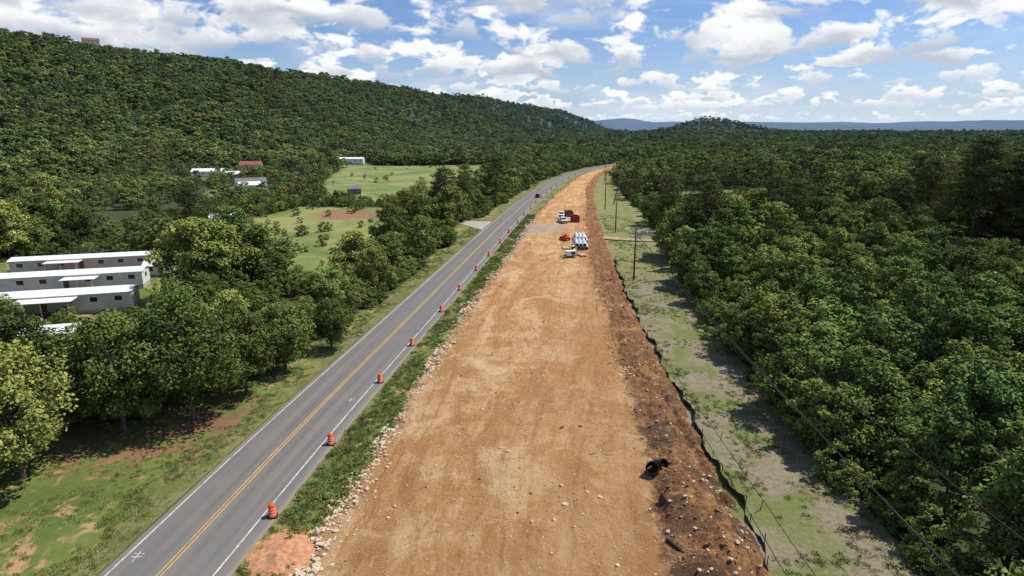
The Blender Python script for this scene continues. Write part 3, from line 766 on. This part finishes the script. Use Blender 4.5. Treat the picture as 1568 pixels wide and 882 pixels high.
def pickup(name,x,y,z,rz,paint,box_col=None):
    e=empty(name,(x,y,z),rz)
    prism('body',[(-2.9,.55),(2.75,.5),(2.85,.8),(2.8,1.12),(1.35,1.22),(-2.9,1.2)],2.0,paint,e,bevel=.06)
    prism('cab',[(-.75,1.15),(1.45,1.15),(.75,1.88),(-.6,1.9)],1.85,paint,e,bevel=.06,taper=(1.5,.88))
    prism('cab_windows',[(-.55,1.25),(1.12,1.25),(.62,1.74),(-.48,1.76)],1.87,GLASS,e,bevel=.01,taper=(1.5,.895))
    box('windshield',1.55,.03,.85,(0,1.12,1.53),GLASS,e,rot=(.76,0,0));box('grille',1.3,.06,.34,(0,2.84,.9),BLK,e)
    box('bumper',2.0,.15,.22,(0,2.9,.58),CHROME,e,bevel=.03)
    for sx_ in (-.82,.82): box('head_lamp_%d'%(sx_*10),.28,.05,.24,(sx_,2.85,.95),LAMP,e)
    box('bed_floor',1.7,1.95,.04,(0,-1.85,1.22),BLK,e)
    if box_col:
        for sx_ in (-.85,.85): box('service_box_%d'%(sx_*10),.4,2.1,.55,(sx_,-1.85,1.45),box_col,e,bevel=.03)
    for wx in (-.9,.9):
        for wy in (-1.85,1.85): wheel(e,wx,wy,.42,.27)
rdir=lambda y:-math.atan2(float(road_x(y+2)-road_x(y-2)),4)
suv('black_suv',float(road_x(289))+2.4,289,.15,rdir(289),CARBLK)
pickup('white_pickup_truck',17.2,206,zd(17.2,206)-.02,math.pi+.25,WHITE,WHITE)
pickup('white_pickup_truck',17.9,219,zd(17.9,219)-.02,math.pi-.2,WHITE)
def container(name,x,y,z,rz,mat,L=5,w=2.3,h=1.9):
    e=empty(name,(x,y,z),rz)
    for s_ in (-1,1):
        box('side_%d'%s_,.08,L,h,(s_*(w/2-.04),0,h/2+.15),mat,e);box('end_%d'%s_,w-.17,.08,h,(0,s_*(L/2-.04),h/2+.15),mat,e)
        for k in range(7): box('rib_%d_%d'%(s_,k),.09,.12,h-.05,(s_*(w/2+.05),-L/2+.4+k*(L-.8)/6,h/2+.15),mat,e)
        for k in range(4): box('end_rib_%d_%d'%(s_,k),.12,.09,h-.05,(-w/2+.35+k*(w-.7)/3,s_*(L/2+.05),h/2+.15),mat,e)
        box('top_rail_%d'%s_,.18,L+.1,.1,(s_*w/2,0,h+.21),mat,e)
        box('top_rail_end_%d'%s_,w-.2,.16,.1,(0,s_*L/2,h+.212),mat,e)
    box('floor',w-.2,L-.2,.1,(0,0,.2),RUSTM,e)
container('red_dumpster',21.6,208,zd(21.6,208),.1,REDM,4.4)
container('rusty_dumpster',20.6,221,zd(20.6,221),.15,RUSTM,4.5,2.4,1.6)
def pipe_mesh(name,r,L,mat,corr=0):
    prof=[]
    if corr:
        k=int(L/.12)
        for i in range(k+1): prof.append((r+(.02 if i%2 else 0),-L/2+i*L/k))
    else: prof=[(r,-L/2),(r,L/2)]
    prof+=[(r-.06,L/2),(r-.06,-L/2),(r,-L/2)]
    seg=22;V=[];F=[]
    for (a,z) in prof:
        for i in range(seg): t=i/seg*2*math.pi;V.append((a*math.cos(t),a*math.sin(t),z))
    for j in range(len(prof)-1):
        for i in range(seg): F.append([j*seg+i,j*seg+(i+1)%seg,(j+1)*seg+(i+1)%seg,(j+1)*seg+i])
    me=bpy.data.meshes.new(name);me.from_pydata(V,[],F);me.materials.append(mat);me.update();return me
PM=pipe_mesh('pipe',.46,8.5,PIPEM)
for (cy,cnt,xc_) in ((162,4,18.4),(171.5,4,19.4)):
    e=empty('pipe_stack',(xc_,cy,zd(xc_,cy)),-.06)
    k=0
    for layer,nn in ((0,cnt),(1,cnt-1)):
        for i in range(nn):
            obj('pipe_%d'%k,PM,((i-(nn-1)/2)*1.02,random.uniform(-.3,.3),.5+layer*.86),(math.pi/2,0,0),parent=e);k+=1
    for dy in (-3,3): box('timber_%d'%dy,4.6,.2,.12,(0,dy,.0),WOOD,e)
def loader(name,x,y,rz,mat):
    e=empty(name,(x,y,zd(x,y)),rz)
    prism('chassis',[(-1.5,.35),(1.2,.35),(1.35,.8),(.6,1.15),(-1.5,1.2)],1.3,mat,e,bevel=.05)
    box('cab_roof',1.15,1.35,.09,(0,-.1,2.05),mat,e,bevel=.03)
    for sx_ in (-.52,.52):
        for sy_ in (-.7,.5): box('cab_post_%d_%d'%(sx_*10,sy_*10),.07,.07,.9,(sx_,sy_,1.57),BLK,e)
        box('lift_arm_%d'%(sx_*10),.14,2.9,.18,(sx_*1.5,.4,1.15),mat,e,rot=(-.28,0,0),bevel=.02)
    box('seat',.5,.5,.5,(0,-.2,1.35),BLK,e,bevel=.05)
    prism('bucket',[(0,.05),(.75,.05),(.7,.12),(.12,.2),(.15,.75),(0,.7)],1.8,RUSTM,e,loc=(0,1.75,0),bevel=.01)
    for wx in (-.8,.8):
        for wy in (-.95,.75): wheel(e,wx,wy,.42,.3)
loader('compact_loader',15.3,152.5,2.7,YEL);loader('compact_loader',15.2,172,.4,ORANGE)
def gen(name,x,y,rz,mat):
    e=empty(name,(x,y,zd(x,y)),rz)
    box('enclosure',1.6,2.6,1.2,(0,0,1.15),mat,e,bevel=.08);box('louvre',1.62,1.0,.6,(0,-.3,1.2),BLK,e)
    box('frame',1.5,3.2,.12,(0,.1,.48),BLK,e);box('drawbar',.12,1.4,.1,(0,2.2,.46),BLK,e)
    cyl('exhaust',.06,.5,(.4,.8,1.9),RUSTM,e,seg=10)
    for wx in (-.85,.85): wheel(e,wx,-.2,.36,.22)
gen('towed_generator',14.6,148.6,1.9,WHITE)
LUM=simple('pine_lumber',(.50,.36,.2),.8)
for (lx,ly,rz) in ((17.6,150.5,.3),(14.3,160,.1)):
    e=empty('lumber_pile',(lx,ly,zd(lx,ly)),rz)
    for i in range(6):
        for j in range(3): box('plank_%d_%d'%(i,j),.24,3+random.uniform(-.4,.4),.09,(-.7+i*.27,random.uniform(-.2,.2),.1+j*.11),LUM,e,rot=(0,0,random.uniform(-.06,.06)))

# black corrugated drain pipe ends sticking out of the bank
BP=pipe_mesh('black_pipe',.62,1.3,BPIPE,1)
e=empty('corrugated_drain_pipe',(13.1,50.6,zd(13.1,50.6)+.4))
obj('riser_a',BP,(0,0,-.1),(.75,-.35,0),parent=e);obj('riser_b',BP,(.85,.7,.0),(1.0,.2,.5),(.85,.85,.85),parent=e)
e=empty('black_drain_pipe',(12.6,39.9,zd(12.6,39.9)+.06),.5)
obj('length',pipe_mesh('drain_length',.14,2.3,BPIPE,1),(0,0,0),(math.pi/2,0.05,0),parent=e)
e=empty('open_drain_pit',(12.7,45.2,zd(12.7,45.2)-.15),.1)
box('plate',.10,1.1,.8,(0,0,.35),BLK,e,rot=(0,.35,0),bevel=.02);box('frame',.6,.1,.3,(.35,.55,.2),BLK,e,rot=(.2,0,0),bevel=.02)

# ---------------------------------------------------------------- buildings
SIDING=simple('cream_siding',(.55,.52,.47),.7,.1,1);SIDW=simple('white_siding',(.68,.68,.66),.7,.1,1);ROOFW=simple('white_metal_roof',(.80,.80,.78),.45,.08,.5,spec=.4)
BROWN=simple('brown_trim',(.16,.10,.07),.8,.2,2);REDR=simple('red_roof',(.26,.10,.075),.8,.2,1);GREYR=simple('grey_shingle',(.18,.17,.165),.9,.2,1);SKIRT=simple('skirting',(.42,.38,.34),.9,.2,1)
def gable(e,L,w,h0,rise,over,mat,th=.12):
    def f(bm):
        a=L/2+over;c=w/2+over;k=rise/(w/2);z0=h0-over*k;z1=h0+rise
        P=[(-a,-c,z0),(a,-c,z0),(a,0,z1),(-a,0,z1),(-a,c,z0),(a,c,z0)]
        T=[bm.verts.new((p[0],p[1],p[2]+th)) for p in P];B=[bm.verts.new(p) for p in P]
        for q in ((0,1,2,3),(3,2,5,4)): bm.faces.new([T[i] for i in q]);bm.faces.new([B[i] for i in q][::-1])
        for i,j in ((0,1),(1,2),(2,5),(5,4),(4,3),(3,0)): bm.faces.new((T[i],B[i],B[j],T[j]))
    bm_obj('roof',f,mat,e)
def house(name,x,y,rz,L,w,h,rise,wall,roof,nwin=4,z=None,s=1):
    e=empty(name,(x,y,float(height(x,y)) if z is None else z),rz,s)
    def f(bm):
        P=[(-L/2,-w/2,.6),(L/2,-w/2,.6),(L/2,w/2,.6),(-L/2,w/2,.6)];B=[bm.verts.new(p) for p in P]
        T=[bm.verts.new((p[0],p[1],h)) for p in P];g=[bm.verts.new((-L/2,0,h+rise-.02)),bm.verts.new((L/2,0,h+rise-.02))]
        for i in (0,2): bm.faces.new((B[i],B[(i+1)%4],T[(i+1)%4],T[i]))
        bm.faces.new((B[1],B[2],T[2],g[1],T[1]));bm.faces.new((B[3],B[0],T[0],g[0],T[3]))
    bm_obj('walls',f,wall,e);box('skirting',L-.1,w-.1,1.4,(0,0,-.1),SKIRT,e)
    gable(e,L,w,h,rise,.3,roof)
    for side in (-1,1):
        for i in range(nwin):
            wx=-L/2+L*(i+.5)/nwin
            if i==nwin//2 and nwin>2:
                box('door_%d'%side,.95,.06,2.0,(wx,side*(w/2+.02),1.62),BROWN,e);box('steps_%d'%side,1.6,1.2,.5,(wx,side*(w/2+.63),.3),WOOD,e);continue
            box('window_frame_%d_%d'%(side,i),1.4,.05,1.1,(wx,side*(w/2+.02),h*.62+.25),WHITE,e);box('window_%d_%d'%(side,i),1.2,.05,.9,(wx,side*(w/2+.035),h*.62+.25),GLASS,e)
        box('end_window_%d'%side,.05,1.0,.9,(side*(L/2+.02),0,h*.62+.25),GLASS,e)
        box('end_window_frame_%d'%side,.04,1.2,1.1,(side*(L/2+.01),0,h*.62+.25),WHITE,e)
    return e
A=.27
e=house('mobile_home',-99,138.5,A,28,5,3.3,.45,SIDING,ROOFW,7)
box('porch_roof',7,3,.12,(-3,-4.2,3.0),ROOFW,e);[box('porch_post_%d'%i,.1,.1,3,(-6+i*3,-5.6,1.5),WHITE,e) for i in range(3)]
e=house('mobile_home',-89,119.5,A,27,5,3.4,.45,SIDW,ROOFW,7)
box('porch_roof',6,3,.12,(3,-4.2,3.0),ROOFW,e);[box('porch_post_%d'%i,.1,.1,3,(.5+i*2.5,-5.6,1.5),WHITE,e) for i in range(3)]
e=house('mobile_home',-82,104,A,27,5,3.4,.45,SIDING,ROOFW,7)
box('carport_roof',9,3.4,.12,(1,-4.4,3.1),ROOFW,e);[box('carport_post_%d'%i,.1,.1,3.1,(-3+i*4,-6,1.55),WHITE,e) for i in range(3)]
house('mobile_home',-72,84,A,16,4.6,3.2,.45,SIDW,ROOFW,5)
house('storage_shed',-79,133,A,5,4,2.6,.7,SIDW,ROOFW,2)
house('storage_shed',-99,209,.4,9,6,3,.9,SIDING,ROOFW,2)
house('white_house',-139,328,.5,15,8,3.6,1.8,SIDW,GREYR,4)
house('white_house',-133,312,.5,10,7,3.2,1.4,SIDW,ROOFW,3)
house('white_house',-203,415,.2,20,9,4,1.6,SIDW,ROOFW,4)
house('white_house',-176,392,.4,12,8,3.6,1.6,SIDING,ROOFW,3)
house('red_roofed_house',-205,488,.3,16,10,4.5,2.4,SIDING,REDR,4)
house('white_longhouse',-150,572,.05,25,9,4.6,1.0,SIDW,ROOFW,6,s=1.1)
house('field_hut',-76,296,.3,6,5,3,1.2,BROWN,GREYR,2)
house('ridge_house',-492,762,.6,17,11,8,3,SIDING,RUSTM,4,z=float(height(-492,762))+8,s=1.0)
house('white_house',196,165,.2,16,9,3.6,1.6,SIDW,GREYR,4)

# ---------------------------------------------------------------- world
w=bpy.data.worlds.new('World');scene.world=w;w.use_nodes=True;nt=w.node_tree;nt.nodes.clear();b=NB(nt)
sunv=Vector((.78,.30,0)).normalized();el=math.radians(58)
sky=b.n('ShaderNodeTexSky',sky_type='NISHITA');sky.sun_disc=False;sky.sun_elevation=el;sky.sun_rotation=math.atan2(sunv.x,sunv.y);sky.altitude=200;sky.air_density=1.0;sky.dust_density=.8;sky.ozone_density=2.5
SKY_S=.095
tc=b.n('ShaderNodeTexCoord').outputs['Generated'];sp=b.n('ShaderNodeSeparateXYZ');b.link(tc,sp.inputs[0])
skyc=b.vmul(sky.outputs[0],(SKY_S*.80,SKY_S*.95,SKY_S*1.25))
hz0=b.ramp(sp.outputs[2],0,.16,.50,0)
col=b.mix(hz0,skyc,(.58,.72,.93,1))
az=b.math('ARCTAN2',sp.outputs[0],sp.outputs[1]);zz_=sp.outputs[2]
cbv=b.n('ShaderNodeCombineXYZ');b.link(az,cbv.inputs[0]);b.link(b.math('MULTIPLY',zz_,3.5),cbv.inputs[1]);cbv.inputs[2].default_value=7.7
veil=b.ramp(b.noise(cbv.outputs[0],3.5,4,.62,.3),.46,.72,0,.45)
col=b.mix(veil,col,(.86,.90,.97,1))
azb=b.ramp(az,-.35,.75,-.022,.028)
cbw=b.n('ShaderNodeCombineXYZ');b.link(az,cbw.inputs[0]);b.link(b.math('MULTIPLY',zz_,2.5),cbw.inputs[1]);cbw.inputs[2].default_value=2.2
wob=b.noise(cbw.outputs[0],5.0,2,.6)
wobc=b.math('SUBTRACT',wob,.5)
rowsC=[(.012,.011,44),(.024,.014,33),(.038,.019,25),(.056,.026,18.5),(.080,.034,14),(.110,.044,10.5),(.146,.056,8.5),(.195,.070,6.5)]
for i,(e0,h,fr) in enumerate(rowsC):
    base=b.math('ADD',b.math('MULTIPLY',wobc,h*(2.8 if i%2 else -2.8)),e0)
    t=b.math('DIVIDE',b.math('SUBTRACT',zz_,base),h)
    cb=b.n('ShaderNodeCombineXYZ');b.link(b.math('MULTIPLY',az,fr),cb.inputs[0]);b.link(b.math('MULTIPLY',zz_,fr*1.9),cb.inputs[1]);cb.inputs[2].default_value=i*5.3+1.1
    nn=b.noise(cb.outputs[0],1.0,5 if i>3 else 3,.56,.25 if i>3 else 0)
    cut=b.math('ADD',b.math('MULTIPLY',b.math('POWER',b.math('ABSOLUTE',b.math('SUBTRACT',t,.25)),2.0),.12),b.math('ADD',azb,.466))
    ex=b.math('SUBTRACT',nn,cut)
    a=b.math('MULTIPLY',b.ramp(ex,-.01,.075,0,.97),b.ramp(t,-.35,.12,0,1))
    lit_=b.math('ADD',b.math('MULTIPLY',t,.9),b.math('MULTIPLY',b.math('SUBTRACT',.60,nn),1.9))
    shd=b.ramp(lit_,.0,.72,0,1)
    dark=(.54,.59,.68,1) if i>3 else (.66,.72,.82,1)
    cc=b.mix(shd,dark,(1.0,1.0,1.0,1))
    col=b.mix(a,col,cc)
hz=b.ramp(zz_,0,.045,.65,0)
col=b.mix(hz,col,(.74,.83,.95,1))
bg=b.n('ShaderNodeBackground');b.link(col,bg.inputs[0]);bg.inputs[1].default_value=1.0
o=b.n('ShaderNodeOutputWorld');b.link(bg.outputs[0],o.inputs[0])
w.cycles.sampling_method='MANUAL';w.cycles.sample_map_resolution=512

sl=bpy.data.lights.new('sun','SUN');sl.energy=5.0;sl.angle=math.radians(.5);sl.color=(1,.95,.87)
so=bpy.data.objects.new('sun',sl);ROOT.objects.link(so)
d=Vector((sunv.x*math.cos(el),sunv.y*math.cos(el),math.sin(el)));so.rotation_euler=d.to_track_quat('Z','Y').to_euler()

cam=bpy.data.cameras.new('camera');co=bpy.data.objects.new('camera',cam);ROOT.objects.link(co)
cam.sensor_width=36;cam.lens=21.44;cam.clip_end=40000;cam.clip_start=.5
co.location=(0,0,32);co.rotation_euler=(math.radians(90-14.75),0,0);scene.camera=co
scene.view_settings.view_transform='Standard';scene.view_settings.look='None';scene.view_settings.exposure=0
